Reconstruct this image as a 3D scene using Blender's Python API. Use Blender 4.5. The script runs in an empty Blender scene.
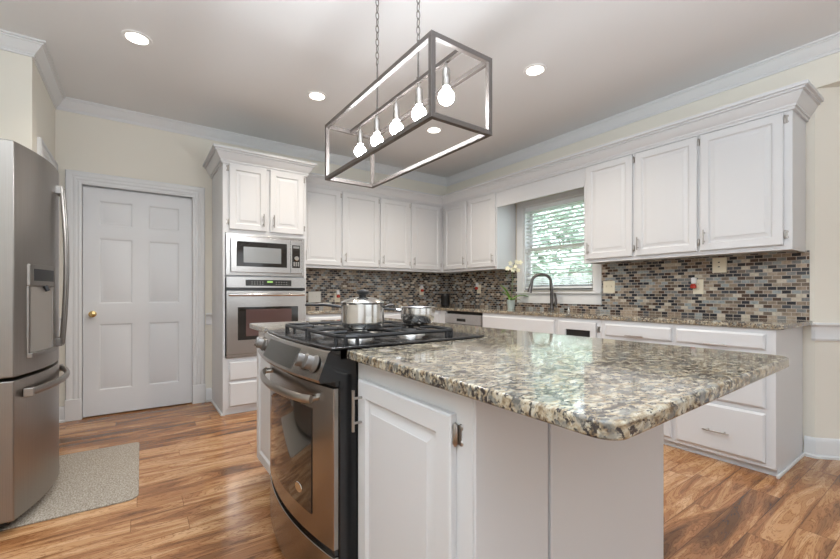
import bpy, bmesh, math, random
from mathutils import Vector, Matrix
random.seed(7)
PI = math.pi
SC = bpy.context.scene
COL = SC.collection

# ------------------------------------------------------------------ camera
TH = 0.6107
cam = bpy.data.cameras.new('camera'); camo = bpy.data.objects.new('camera', cam); COL.objects.link(camo)
cam.sensor_width = 36; cam.lens = 397.66/840*36
cam.shift_x = 4.0/840; cam.shift_y = 13.37/840
cam.clip_start = .02
camo.location = (0, 0, 1.1008); camo.rotation_euler = (PI/2, 0, -TH)
SC.camera = camo
# ------------------------------------------------------------------ world, lights, exposure
w = bpy.data.worlds.new('world'); SC.world = w; w.use_nodes = True
bg = w.node_tree.nodes['Background']; bg.inputs[0].default_value = (.80, .90, 1, 1); bg.inputs[1].default_value = 5.5
vs = SC.view_settings
vs.view_transform = 'Standard'; vs.look = 'None'; vs.gamma = 1; vs.use_curve_mapping = False; vs.exposure = 0.1

def area(name, loc, rot, sx, sy, power, col):
    l = bpy.data.lights.new(name, 'AREA'); l.shape = 'RECTANGLE'; l.size = sx; l.size_y = sy
    l.energy = power; l.color = col
    o = bpy.data.objects.new(name, l); COL.objects.link(o); o.location = loc; o.rotation_euler = rot
    return o
area('daylight_south', (1.2, -6.4, 1.45), (PI/2, 0, 0), 4.6, 2.0, 40, (.82, .91, 1))
area('daylight_bay', (4.5, -3.2, 1.4), (0, PI/2, 0), 2.0, 3.2, 16, (.82, .91, 1))
area('fill_west', (-1.28, -2.0, 1.45), (0, -PI/2, 0), 2.0, 3.6, 14, (.78, .89, 1))  # added fill from the left to lift the island front; no window there
area('ceiling_fill', (.5, -1.2, 1.6), (PI, 0, 0), 3.2, 3.0, 66, (.78, .89, 1))  # added upward fill behind the camera, brightens the ceiling and bounces down
area('ceiling_fill_near', (-.1, .35, 2.05), (PI, 0, 0), 1.5, 1.5, 80, (.80, .90, 1))  # second added upward fill above the camera, for the back and left of the room

# ------------------------------------------------------------------ helpers
def setp(o, label=None, cat=None, group=None, kind=None):
    if label: o['label'] = label
    if cat: o['category'] = cat
    if group: o['group'] = group
    if kind: o['kind'] = kind
    return o
def thing(name, label, cat, loc=(0, 0, 0), rz=0, group=None):
    o = bpy.data.objects.new(name, None); COL.objects.link(o)
    o.empty_display_size = .05
    o.location = loc; o.rotation_euler = (0, 0, rz)
    return setp(o, label, cat, group)
class MB:
    def __init__(s): s.bm = bmesh.new()
    def poly(s, pts):
        return s.bm.faces.new([s.bm.verts.new(p) for p in pts])
    def box(s, x0, x1, y0, y1, z0, z1):
        if x0 > x1: x0, x1 = x1, x0
        if y0 > y1: y0, y1 = y1, y0
        if z0 > z1: z0, z1 = z1, z0
        v = [s.bm.verts.new((x, y, z)) for z in (z0, z1) for x, y in ((x0, y0), (x1, y0), (x1, y1), (x0, y1))]
        for f in ((3, 2, 1, 0), (4, 5, 6, 7), (0, 1, 5, 4), (1, 2, 6, 5), (2, 3, 7, 6), (3, 0, 4, 7)):
            s.bm.faces.new([v[i] for i in f])
        return s
    def prism(s, pts, z0, z1):
        a = [s.bm.verts.new((x, y, z0)) for x, y in pts]; b = [s.bm.verts.new((x, y, z1)) for x, y in pts]
        n = len(pts)
        s.bm.faces.new(a[::-1]); s.bm.faces.new(b)
        for i in range(n): s.bm.faces.new((a[i], a[(i+1) % n], b[(i+1) % n], b[i]))
        return s
    def tube(s, pts, r, seg=10, cap=True, sx=1, sy=1):
        pts = [Vector(p) for p in pts]; n = len(pts)
        rs = r if isinstance(r, (list, tuple)) else [r]*n
        t0 = (pts[1]-pts[0]).normalized()
        up = Vector((0, 0, 1)) if abs(t0.z) < .9 else Vector((0, 1, 0))
        N = t0.cross(up).normalized(); rings = []
        for i, p in enumerate(pts):
            if i == 0: t = t0
            elif i == n-1: t = (pts[i]-pts[i-1]).normalized()
            else: t = ((pts[i+1]-pts[i]).normalized()+(pts[i]-pts[i-1]).normalized()).normalized()
            N = (N-t*N.dot(t)).normalized(); B = t.cross(N)
            rings.append([s.bm.verts.new(p+N*(math.cos(2*PI*k/seg)*rs[i]*sx)+B*(math.sin(2*PI*k/seg)*rs[i]*sy)) for k in range(seg)])
        for a, b in zip(rings, rings[1:]):
            for k in range(seg): s.bm.faces.new((a[k], a[(k+1) % seg], b[(k+1) % seg], b[k]))
        if cap: s.bm.faces.new(rings[0][::-1]); s.bm.faces.new(rings[-1])
        return s
    def loop(s, pts, r, seg=8):
        pts = [Vector(p) for p in pts]; n = len(pts); rings = []; N = None
        for i, p in enumerate(pts):
            t = (pts[(i+1) % n]-pts[i-1]).normalized()
            if N is None:
                up = Vector((0, 0, 1)) if abs(t.z) < .9 else Vector((0, 1, 0)); N = t.cross(up).normalized()
            N = (N-t*N.dot(t)).normalized(); B = t.cross(N)
            rings.append([s.bm.verts.new(p+N*(math.cos(2*PI*k/seg)*r)+B*(math.sin(2*PI*k/seg)*r)) for k in range(seg)])
        for i in range(n):
            a, b = rings[i], rings[(i+1) % n]
            for k in range(seg): s.bm.faces.new((a[k], a[(k+1) % seg], b[(k+1) % seg], b[k]))
        return s
    def lathe(s, prof, c=(0, 0, 0), seg=32, axis='z'):
        rings = []
        for r, z in prof:
            if r < 1e-6: rings.append([s.bm.verts.new(s._ax(0, 0, z, c, axis))])
            else: rings.append([s.bm.verts.new(s._ax(r*math.cos(2*PI*k/seg), r*math.sin(2*PI*k/seg), z, c, axis)) for k in range(seg)])
        for a, b in zip(rings, rings[1:]):
            for k in range(seg):
                q = [a[k % len(a)], a[(k+1) % len(a)], b[(k+1) % len(b)], b[k % len(b)]]
                u = []
                for v in q:
                    if v not in u: u.append(v)
                if len(u) > 2: s.bm.faces.new(u)
        if len(rings[0]) > 1: s.bm.faces.new(rings[0][::-1])
        if len(rings[-1]) > 1: s.bm.faces.new(rings[-1])
        return s
    def _ax(s, x, y, z, c, axis):
        if axis == 'z': p = (x, y, z)
        elif axis == 'y': p = (x, -z, y)      # grows toward -y
        else: p = (z, x, y)
        return (p[0]+c[0], p[1]+c[1], p[2]+c[2])
    def bowed(s, x0, x1, z0, z1, yf, yb, n=16):
        """slab whose front follows yf(x) (front faces -y); back flat at yb"""
        xs = [x0+(x1-x0)*i/n for i in range(n+1)]
        fr = [[s.bm.verts.new((x, yf(x), z)) for x in xs] for z in (z0, z1)]
        bk = [[s.bm.verts.new((x, yb(x) if callable(yb) else yb, z)) for x in xs] for z in (z0, z1)]
        for i in range(n):
            s.bm.faces.new((fr[0][i], fr[0][i+1], fr[1][i+1], fr[1][i]))
            s.bm.faces.new((bk[0][i+1], bk[0][i], bk[1][i], bk[1][i+1]))
            s.bm.faces.new((fr[1][i], fr[1][i+1], bk[1][i+1], bk[1][i]))
            s.bm.faces.new((fr[0][i+1], fr[0][i], bk[0][i], bk[0][i+1]))
        s.bm.faces.new((fr[0][0], fr[1][0], bk[1][0], bk[0][0]))
        s.bm.faces.new((fr[0][n], bk[0][n], bk[1][n], fr[1][n]))
        return s
    def panelled(s, u0, u1, z0, z1, yb, t, panels, prof, edge=.005):
        """slab (front toward -y) with profiled panels let into its face"""
        yf = yb-t; P = lambda u, z, d: (u, yf+d, z)
        a0, a1, b0, b1 = u0+edge, u1-edge, z0+edge, z1-edge
        ring = lambda i, d: [P(u0+i, z0+i, d), P(u1-i, z0+i, d), P(u1-i, z1-i, d), P(u0+i, z1-i, d)]
        def strip(A, B):
            for k in range(4): s.poly((A[k], A[(k+1) % 4], B[(k+1) % 4], B[k]))
        strip([(p[0], yb, p[2]) for p in ring(0, 0)], ring(0, edge*.7)); strip(ring(0, edge*.7), ring(edge, 0))
        us = sorted({a0, a1} | {q for p in panels for q in p[:2]}); zs = sorted({b0, b1} | {q for p in panels for q in p[2:]})
        for i in range(len(us)-1):
            for j in range(len(zs)-1):
                um, zm = (us[i]+us[i+1])/2, (zs[j]+zs[j+1])/2
                if any(p[0] < um < p[1] and p[2] < zm < p[3] for p in panels): continue
                s.poly((P(us[i], zs[j], 0), P(us[i+1], zs[j], 0), P(us[i+1], zs[j+1], 0), P(us[i], zs[j+1], 0)))
        for p in panels:
            R = lambda i, d: [P(p[0]+i, p[2]+i, d), P(p[1]-i, p[2]+i, d), P(p[1]-i, p[3]-i, d), P(p[0]+i, p[3]-i, d)]
            pr = [(0, 0)]+prof
            for (i0, d0), (i1, d1) in zip(pr, pr[1:]): strip(R(i0, d0), R(i1, d1))
            s.poly(R(*pr[-1]))
        s.poly([(u0, yb, z0), (u0, yb, z1), (u1, yb, z1), (u1, yb, z0)])
        bmesh.ops.remove_doubles(s.bm, verts=s.bm.verts, dist=1e-5)
        return s
    def sweep(s, path, prof, z0):
        """profile [(out, dz)] swept along an XY path, 'out' to the right of travel, mitred"""
        n = len(path); rows = []
        nrm = []
        for i in range(n-1):
            dx, dy = path[i+1][0]-path[i][0], path[i+1][1]-path[i][1]; L = math.hypot(dx, dy); nrm.append((dy/L, -dx/L))
        for i, p in enumerate(path):
            if i == 0: m = nrm[0]
            elif i == n-1: m = nrm[-1]
            else:
                a, b = nrm[i-1], nrm[i]; q = 1+a[0]*b[0]+a[1]*b[1]; m = ((a[0]+b[0])/q, (a[1]+b[1])/q)
            rows.append([s.bm.verts.new((p[0]+m[0]*o, p[1]+m[1]*o, z0+dz)) for o, dz in prof])
        k = len(prof)
        for a, b in zip(rows, rows[1:]):
            for j in range(k): s.bm.faces.new((a[j], b[j], b[(j+1) % k], a[(j+1) % k]))
        s.bm.faces.new(rows[0]); s.bm.faces.new(rows[-1][::-1])
        return s
    def build(s, name, mat, parent=None, bevel=0, smooth=35, seg=2, loc=None):
        bmesh.ops.recalc_face_normals(s.bm, faces=s.bm.faces)
        me = bpy.data.meshes.new(name); s.bm.to_mesh(me); s.bm.free()
        me.materials.append(mat)
        if smooth:
            me.shade_smooth(); me.set_sharp_from_angle(angle=math.radians(smooth))
        o = bpy.data.objects.new(name, me); COL.objects.link(o)
        if parent: o.parent = parent
        if loc: o.location = loc
        if bevel:
            m = o.modifiers.new('bevel', 'BEVEL'); m.width = bevel; m.segments = seg; m.limit_method = 'ANGLE'; m.angle_limit = math.radians(40)
            m.harden_normals = True
        return o
def copy_tree(o, parent=None):
    c = o.copy(); COL.objects.link(c)
    if parent: c.parent = parent
    for ch in list(o.children): copy_tree(ch, c)
    return c
def struct(o): o['kind'] = 'structure'; return o

# ------------------------------------------------------------------ materials
def newmat(name):
    m = bpy.data.materials.new(name); m.use_nodes = True
    nt = m.node_tree; b = nt.nodes['Principled BSDF']
    return m, nt, b
def N(nt, typ, **kw):
    n = nt.nodes.new(typ)
    for k, v in kw.items():
        if k.startswith('i_'): n.inputs[k[2:]].default_value = v
        else: setattr(n, k, v)
    return n
def simple(name, col, rough=.5, metal=0, spec=.5, bump=0, bscale=60, coat=0, emit=None, estr=0, var=0):
    m, nt, b = newmat(name)
    b.inputs['Base Color'].default_value = (*col, 1); b.inputs['Roughness'].default_value = rough
    b.inputs['Metallic'].default_value = metal; b.inputs['Specular IOR Level'].default_value = spec
    b.inputs['Coat Weight'].default_value = coat
    tc = N(nt, 'ShaderNodeTexCoord')
    nz = N(nt, 'ShaderNodeTexNoise'); nz.inputs['Scale'].default_value = bscale; nz.inputs['Detail'].default_value = 3
    nt.links.new(tc.outputs['Object'], nz.inputs['Vector'])
    if bump:
        bp = N(nt, 'ShaderNodeBump'); bp.inputs['Strength'].default_value = bump; bp.inputs['Distance'].default_value = .002
        nt.links.new(nz.outputs[0], bp.inputs['Height']); nt.links.new(bp.outputs[0], b.inputs['Normal'])
    if var:
        mx = N(nt, 'ShaderNodeMix', data_type='RGBA'); mx.inputs[6].default_value = (*[c*(1-var) for c in col], 1); mx.inputs[7].default_value = (*[min(1, c*(1+var)) for c in col], 1)
        nt.links.new(nz.outputs[0], mx.inputs[0]); nt.links.new(mx.outputs[2], b.inputs['Base Color'])
    if emit:
        b.inputs['Emission Color'].default_value = (*emit, 1); b.inputs['Emission Strength'].default_value = estr
    return m
def ramp(nt, stops, interp='LINEAR'):
    r = N(nt, 'ShaderNodeValToRGB'); cr = r.color_ramp; cr.interpolation = interp
    while len(cr.elements) < len(stops): cr.elements.new(.5)
    for e, (p, c) in zip(cr.elements, stops): e.position = p; e.color = (*c, 1)
    return r
def math_(nt, op, a, b=None, c=None):
    n = N(nt, 'ShaderNodeMath', operation=op)
    for i, v in enumerate((a, b, c)):
        if v is None: continue
        if hasattr(v, 'links'): nt.links.new(v, n.inputs[i])
        else: n.inputs[i].default_value = v
    return n.outputs[0]

def brushed(name, col, rough=.3, axis='x', metal=1.0):
    m, nt, b = newmat(name)
    b.inputs['Metallic'].default_value = metal; b.inputs['Roughness'].default_value = rough
    tc = N(nt, 'ShaderNodeTexCoord'); mp = N(nt, 'ShaderNodeMapping')
    mp.inputs['Scale'].default_value = {'x': (3, 400, 400), 'z': (400, 400, 3)}[axis]
    nz = N(nt, 'ShaderNodeTexNoise'); nz.inputs['Scale'].default_value = 1; nz.inputs['Detail'].default_value = 2
    nt.links.new(tc.outputs['Object'], mp.inputs[0]); nt.links.new(mp.outputs[0], nz.inputs['Vector'])
    r = ramp(nt, [(0, tuple(c*.86 for c in col)), (1, tuple(min(1, c*1.1) for c in col))])
    nt.links.new(nz.outputs[0], r.inputs[0]); nt.links.new(r.outputs[0], b.inputs['Base Color'])
    bp = N(nt, 'ShaderNodeBump'); bp.inputs['Strength'].default_value = .06; bp.inputs['Distance'].default_value = .001
    nt.links.new(nz.outputs[0], bp.inputs['Height']); nt.links.new(bp.outputs[0], b.inputs['Normal'])
    return m

M = {}
M['wall'] = simple('wall_paint', (.80, .765, .68), .75, bump=.05, bscale=180)
M['wall_low'] = simple('lower_wall_paint', (.72, .64, .53), .75, bump=.05, bscale=180)
M['ceil'] = simple('ceiling_paint', (.82, .82, .82), .8, bump=.05, bscale=150)
M['white'] = simple('cabinet_white', (.665, .67, .68), .38, bump=.015, bscale=25)
M['trim'] = simple('trim_white', (.74, .745, .745), .35)
M['door'] = simple('door_white', (.71, .72, .73), .4)
M['crown'] = simple('crown_white', (.76, .76, .76), .45)
M['steel'] = brushed('stainless_steel', (.56, .545, .53), .27)
M['steel_range'] = brushed('range_stainless', (.40, .375, .35), .25)
M['steel_v'] = brushed('stainless_vertical_grain', (.36, .335, .31), .33, 'z')
M['steel_handle'] = simple('satin_steel', (.34, .32, .30), .3, 1)
M['steel_side'] = simple('grey_fridge_side', (.30, .28, .255), .6, .3)
M['chrome'] = simple('polished_steel', (.66, .65, .63), .15, 1)
M['nickel'] = simple('brushed_nickel', (.40, .375, .35), .3, 1)
M['darkmetal'] = simple('dark_faucet_metal', (.13, .12, .115), .28, .9)
M['black'] = simple('black_enamel', (.012, .012, .013), .18, coat=.3)
M['chain'] = simple('chain_metal', (.22, .20, .185), .35, .8)
M['glass_black'] = simple('black_glass', (.018, .016, .015), .06, coat=.5)
M['iron'] = simple('cast_iron', (.02, .02, .021), .42, bump=.25, bscale=300)
M['plastic_black'] = simple('black_plastic', (.015, .015, .017), .35)
M['blackmatte'] = simple('dark_recess', (.012, .011, .01), .7)
M['brass'] = simple('brass', (.62, .45, .2), .25, 1)
M['cream'] = simple('cream_plastic', (.85, .77, .60), .4)
M['ivory'] = simple('ivory_plastic', (.83, .80, .74), .4)
M['red'] = simple('red_liquid', (.55, .05, .03), .2)
M['whiteplastic'] = simple('white_plastic', (.88, .87, .86), .35)
M['pewter'] = simple('brown_pewter_frame', (.115, .098, .088), .42, .2, bump=.1, bscale=200)
M['window_mw'] = simple('microwave_screen', (.30, .31, .31), .25, .3)
M['oven_inner'] = simple('oven_window_tint', (.14, .085, .08), .12, .35, coat=.4)
M['display'] = simple('display_panel', (.03, .03, .028), .2)
M['lcd'] = simple('green_display', (.15, .25, .08), .3, emit=(.35, .7, .15), estr=.6)
M['bulb'] = simple('lit_bulb', (1, 1, 1), .3, emit=(.95, .975, 1), estr=105)
M['can'] = simple('lit_downlight', (1, 1, 1), .3, emit=(1, .93, .82), estr=7)
M['pot'] = simple('pale_ceramic', (.45, .52, .5), .5, var=.2, bscale=40)
M['leaf'] = simple('orchid_leaf', (.17, .36, .05), .35, var=.35, bscale=30)
M['stem'] = simple('orchid_stem', (.12, .16, .06), .5)
M['petal'] = simple('orchid_petal', (.92, .88, .66), .5)
M['slat'] = simple('blind_slat', (.84, .87, .88), .5)
M['knobgrey'] = simple('knob_metal', (.55, .53, .5), .3, .9)
M['knobdark'] = simple('range_knob_metal', (.20, .19, .18), .3, .85)
M['panelgrey'] = brushed('range_touch_panel', (.20, .20, .19), .35)

# glass
m, nt, b = newmat('window_glass')
b.inputs['Transmission Weight'].default_value = 1; b.inputs['Roughness'].default_value = 0; b.inputs['IOR'].default_value = 1.1
b.inputs['Base Color'].default_value = (.97, 1, .98, 1); M['glass'] = m

# wood floor: planks along X
m, nt, b = newmat('acacia_plank_floor'); L = nt.links
tc = N(nt, 'ShaderNodeTexCoord'); sp = N(nt, 'ShaderNodeSeparateXYZ'); L.new(tc.outputs['Object'], sp.inputs[0])
W_, LEN = .125, 1.15
ry = math_(nt, 'DIVIDE', sp.outputs[1], W_); row = math_(nt, 'FLOOR', ry); fy = math_(nt, 'FRACT', ry)
wn = N(nt, 'ShaderNodeTexWhiteNoise', noise_dimensions='1D'); L.new(row, wn.inputs['W'])
rx = math_(nt, 'ADD', math_(nt, 'DIVIDE', sp.outputs[0], LEN), wn.outputs[0]); colx = math_(nt, 'FLOOR', rx); fx = math_(nt, 'FRACT', rx)
cb = N(nt, 'ShaderNodeCombineXYZ'); L.new(row, cb.inputs[0]); L.new(colx, cb.inputs[1])
pn = N(nt, 'ShaderNodeTexWhiteNoise', noise_dimensions='3D'); L.new(cb.outputs[0], pn.inputs['Vector'])
# grain coordinates: stretched along X, shifted per plank
gx = math_(nt, 'ADD', math_(nt, 'MULTIPLY', sp.outputs[0], 1.25), math_(nt, 'MULTIPLY', pn.outputs[0], 37.))
gy = math_(nt, 'ADD', math_(nt, 'MULTIPLY', sp.outputs[1], 8.5), math_(nt, 'MULTIPLY', pn.outputs[0], 91.))
gc = N(nt, 'ShaderNodeCombineXYZ'); L.new(gx, gc.inputs[0]); L.new(gy, gc.inputs[1])
n1 = N(nt, 'ShaderNodeTexNoise'); n1.inputs['Scale'].default_value = 1.15; n1.inputs['Detail'].default_value = 7; n1.inputs['Roughness'].default_value = .6; n1.inputs['Distortion'].default_value = 1.1
L.new(gc.outputs[0], n1.inputs['Vector'])
# rings: fine lines from noise value
rings = math_(nt, 'FRACT', math_(nt, 'MULTIPLY', n1.outputs[0], 16.))
rings = math_(nt, 'ABSOLUTE', math_(nt, 'SUBTRACT', rings, .5))
n2 = N(nt, 'ShaderNodeTexNoise'); n2.inputs['Scale'].default_value = 1; n2.inputs['Detail'].default_value = 4
mp2 = N(nt, 'ShaderNodeMapping'); mp2.inputs['Scale'].default_value = (6, 60, 1); L.new(gc.outputs[0], mp2.inputs[0]); L.new(mp2.outputs[0], n2.inputs['Vector'])
base = ramp(nt, [(.27, (.12, .055, .022)), (.37, (.22, .10, .042)), (.47, (.36, .165, .068)), (.55, (.50, .265, .12)), (.66, (.63, .385, .205))])
tone = math_(nt, 'ADD', n1.outputs[0], math_(nt, 'MULTIPLY', math_(nt, 'SUBTRACT', pn.outputs[0], .5), .17))
tone = math_(nt, 'ADD', tone, math_(nt, 'MULTIPLY', math_(nt, 'SUBTRACT', n2.outputs[0], .5), .16))
L.new(tone, base.inputs[0])
mr = N(nt, 'ShaderNodeMix', data_type='RGBA', blend_type='MULTIPLY')
rr = ramp(nt, [(0, (.45, .34, .27)), (.10, (.85, .80, .75)), (.3, (1, 1, 1))]); L.new(rings, rr.inputs[0])
mr.inputs[0].default_value = .95; L.new(base.outputs[0], mr.inputs[6]); L.new(rr.outputs[0], mr.inputs[7])
gap = math_(nt, 'MINIMUM', math_(nt, 'MULTIPLY', math_(nt, 'MINIMUM', fy, math_(nt, 'SUBTRACT', 1., fy)), W_), math_(nt, 'MULTIPLY', math_(nt, 'MINIMUM', fx, math_(nt, 'SUBTRACT', 1., fx)), LEN))
gr = ramp(nt, [(0, (.32, .25, .2)), (1, (1, 1, 1))]); L.new(math_(nt, 'DIVIDE', gap, .0022), gr.inputs[0])
mg = N(nt, 'ShaderNodeMix', data_type='RGBA', blend_type='MULTIPLY'); mg.inputs[0].default_value = 1
L.new(mr.outputs[2], mg.inputs[6]); L.new(gr.outputs[0], mg.inputs[7]); L.new(mg.outputs[2], b.inputs['Base Color'])
b.inputs['Roughness'].default_value = .15; b.inputs['Specular IOR Level'].default_value = .36
bp = N(nt, 'ShaderNodeBump'); bp.inputs['Strength'].default_value = .12; bp.inputs['Distance'].default_value = .002
L.new(math_(nt, 'ADD', tone, math_(nt, 'MINIMUM', math_(nt, 'DIVIDE', gap, .003), 1.)), bp.inputs['Height']); L.new(bp.outputs[0], b.inputs['Normal'])
M['floor'] = m

# granite
def granite(name, dark):
    m, nt, b = newmat(name); L = nt.links
    tc = N(nt, 'ShaderNodeTexCoord')
    mp = N(nt, 'ShaderNodeMapping'); mp.inputs['Rotation'].default_value = (0, 0, .5); mp.inputs['Scale'].default_value = (.8, 1.5, 1.2); L.new(tc.outputs['Object'], mp.inputs[0])
    a = N(nt, 'ShaderNodeTexNoise'); a.inputs['Scale'].default_value = 42; a.inputs['Detail'].default_value = 6; a.inputs['Roughness'].default_value = .62; a.inputs['Distortion'].default_value = .5
    c = N(nt, 'ShaderNodeTexNoise'); c.inputs['Scale'].default_value = 78; c.inputs['Detail'].default_value = 4; c.inputs['Roughness'].default_value = .7
    d = N(nt, 'ShaderNodeTexNoise'); d.inputs['Scale'].default_value = 11; d.inputs['Detail'].default_value = 3
    v = N(nt, 'ShaderNodeTexVoronoi'); v.inputs['Scale'].default_value = 75
    for q in (a, c, d, v): L.new(mp.outputs[0], q.inputs['Vector'])
    base = ramp(nt, [(.32, (.12, .08, .05)), (.42, (.28, .21, .13)), (.50, (.42, .35, .245)), (.57, (.52, .47, .365)), (.74, (.54, .53, .46))])
    L.new(a.outputs[0], base.inputs[0])
    cl = ramp(nt, [(0, (.82, .82, .82)), (1, (1.12, 1.12, 1.12))]); L.new(v.outputs['Color'], cl.inputs[0])
    mu = N(nt, 'ShaderNodeMix', data_type='RGBA', blend_type='MULTIPLY'); mu.inputs[0].default_value = .8
    L.new(base.outputs[0], mu.inputs[6]); L.new(cl.outputs[0], mu.inputs[7])
    fl = math_(nt, 'ADD', math_(nt, 'MULTIPLY', c.outputs[0], .75), math_(nt, 'MULTIPLY', d.outputs[0], .25))
    fr_ = ramp(nt, [(dark-.03, (1, 1, 1)), (dark+.015, (0, 0, 0))]); L.new(fl, fr_.inputs[0])
    dk = N(nt, 'ShaderNodeMix', data_type='RGBA'); dk.inputs[7].default_value = (.045, .038, .036, 1)
    L.new(fr_.outputs[0], dk.inputs[0]); L.new(mu.outputs[2], dk.inputs[6])
    # grey smoky patches
    e = N(nt, 'ShaderNodeTexNoise'); e.inputs['Scale'].default_value = 34; e.inputs['Detail'].default_value = 5; L.new(mp.outputs[0], e.inputs['Vector'])
    er = ramp(nt, [(.52, (0, 0, 0)), (.62, (.75, .75, .75))]); L.new(e.outputs[0], er.inputs[0])
    gk = N(nt, 'ShaderNodeMix', data_type='RGBA'); gk.inputs[7].default_value = (.19, .19, .175, 1)
    L.new(er.outputs[0], gk.inputs[0]); L.new(dk.outputs[2], gk.inputs[6]); L.new(gk.outputs[2], b.inputs['Base Color'])
    b.inputs['Roughness'].default_value = .07; b.inputs['Specular IOR Level'].default_value = .5; b.inputs['Coat Weight'].default_value = .15; b.inputs['Coat Roughness'].default_value = .03
    return m
M['granite'] = granite('polished_granite', .487)

# mosaic tile (running bond, random colour per tile)
m, nt, b = newmat('mosaic_tile'); L = nt.links
tc = N(nt, 'ShaderNodeTexCoord'); sp = N(nt, 'ShaderNodeSeparateXYZ'); L.new(tc.outputs['Object'], sp.inputs[0])
u = math_(nt, 'ADD', sp.outputs[0], sp.outputs[1])
TW, THh = .0505, .0257
rz = math_(nt, 'DIVIDE', math_(nt, 'SUBTRACT', sp.outputs[2], .914), THh); row = math_(nt, 'FLOOR', rz); fz = math_(nt, 'FRACT', rz)
off = math_(nt, 'MULTIPLY', math_(nt, 'MODULO', math_(nt, 'ADD', row, 100.), 2.), .5)
ru = math_(nt, 'ADD', math_(nt, 'ADD', math_(nt, 'DIVIDE', u, TW), off), 500.); cu = math_(nt, 'FLOOR', ru); fu = math_(nt, 'FRACT', ru)
cb = N(nt, 'ShaderNodeCombineXYZ'); L.new(row, cb.inputs[0]); L.new(cu, cb.inputs[1])
pn = N(nt, 'ShaderNodeTexWhiteNoise', noise_dimensions='3D'); L.new(cb.outputs[0], pn.inputs['Vector'])
cr = ramp(nt, [(0, (.02, .021, .027)), (.15, (.06, .065, .075)), (.27, (.085, .05, .035)), (.38, (.18, .14, .105)), (.50, (.31, .24, .18)), (.6, (.22, .22, .215)), (.72, (.42, .34, .26)), (.83, (.33, .36, .36)), (.93, (.60, .54, .44))], 'CONSTANT')
L.new(pn.outputs[0], cr.inputs[0])
nz = N(nt, 'ShaderNodeTexNoise'); nz.inputs['Scale'].default_value = 60; L.new(tc.outputs['Object'], nz.inputs['Vector'])
mv = N(nt, 'ShaderNodeMix', data_type='RGBA', blend_type='OVERLAY'); mv.inputs[0].default_value = .5; L.new(cr.outputs[0], mv.inputs[6]); L.new(nz.outputs[0], mv.inputs[7])
gu = math_(nt, 'MULTIPLY', math_(nt, 'MINIMUM', fu, math_(nt, 'SUBTRACT', 1., fu)), TW); gz = math_(nt, 'MULTIPLY', math_(nt, 'MINIMUM', fz, math_(nt, 'SUBTRACT', 1., fz)), THh)
g = math_(nt, 'MINIMUM', gu, gz); gm = math_(nt, 'GREATER_THAN', g, .0019)
mx = N(nt, 'ShaderNodeMix', data_type='RGBA'); L.new(gm, mx.inputs[0]); mx.inputs[6].default_value = (.50, .43, .36, 1); L.new(mv.outputs[2], mx.inputs[7])
L.new(mx.outputs[2], b.inputs['Base Color'])
rg = math_(nt, 'SUBTRACT', .75, math_(nt, 'MULTIPLY', gm, .5)); L.new(rg, b.inputs['Roughness'])
bp = N(nt, 'ShaderNodeBump'); bp.inputs['Strength'].default_value = .4; bp.inputs['Distance'].default_value = .002; L.new(gm, bp.inputs['Height']); L.new(bp.outputs[0], b.inputs['Normal'])
M['tile'] = m

# rug weave
m, nt, b = newmat('woven_rug'); L = nt.links
tc = N(nt, 'ShaderNodeTexCoord'); n1 = N(nt, 'ShaderNodeTexNoise'); n1.inputs['Scale'].default_value = 95; n1.inputs['Detail'].default_value = 4; n1.inputs['Roughness'].default_value = .7
mp = N(nt, 'ShaderNodeMapping'); mp.inputs['Scale'].default_value = (1.6, .7, 1); mp.inputs['Rotation'].default_value = (0, 0, .7); L.new(tc.outputs['Object'], mp.inputs[0]); L.new(mp.outputs[0], n1.inputs['Vector'])
r = ramp(nt, [(.32, (.20, .165, .13)), (.5, (.38, .335, .28)), (.66, (.54, .49, .42))]); L.new(n1.outputs[0], r.inputs[0]); L.new(r.outputs[0], b.inputs['Base Color'])
b.inputs['Roughness'].default_value = .95; b.inputs['Specular IOR Level'].default_value = .1
bp = N(nt, 'ShaderNodeBump'); bp.inputs['Strength'].default_value = .5; bp.inputs['Distance'].default_value = .003; L.new(n1.outputs[0], bp.inputs['Height']); L.new(bp.outputs[0], b.inputs['Normal'])
M['rug'] = m
M['grass'] = simple('grass', (.20, .33, .10), .9, var=.4, bscale=8)
M['foliage'] = simple('foliage', (.52, .60, .50), .6, var=.35, bscale=3)
M['brick'] = simple('brown_fence', (.35, .2, .12), .8, var=.3, bscale=10)

# ------------------------------------------------------------------ room shell
XW, YW, ZC = 3.715, 4.515, 2.756
XL = -1.35; YS = -6.5
T = .12
struct(MB().box(XL-T, 5.2, YS-T, YW+T+.6, -.08, 0).build('floor', M['floor'], smooth=0))
struct(MB().box(XL-T, 5.2, YS-T, YW+T, ZC, ZC+.1).build('ceiling', M['ceil'], smooth=0))
DX0, DX1, DZ = -.409, .457, 2.06
g = MB(); g.box(-.572, DX0, YW, YW+T, 0, ZC); g.box(DX1, XW+T, YW, YW+T, 0, ZC); g.box(DX0, DX1, YW, YW+T, DZ, ZC)
struct(g.build('wall_north', M['wall'], smooth=0))
# east wall with window opening
WY0, WY1, WZ0, WZ1 = 2.225, 3.10, 1.13, 2.105
g = MB(); g.box(XW, XW+T, WY1, YW, 0, ZC); g.box(XW, XW+T, .65, WY0, 0, ZC); g.box(XW, XW+T, WY0, WY1, 0, WZ0); g.box(XW, XW+T, WY0, WY1, WZ1, ZC)
g.box(XW, XW+T, YS, .65, 2.47, ZC)
struct(g.build('wall_east', M['wall'], smooth=0))
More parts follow.
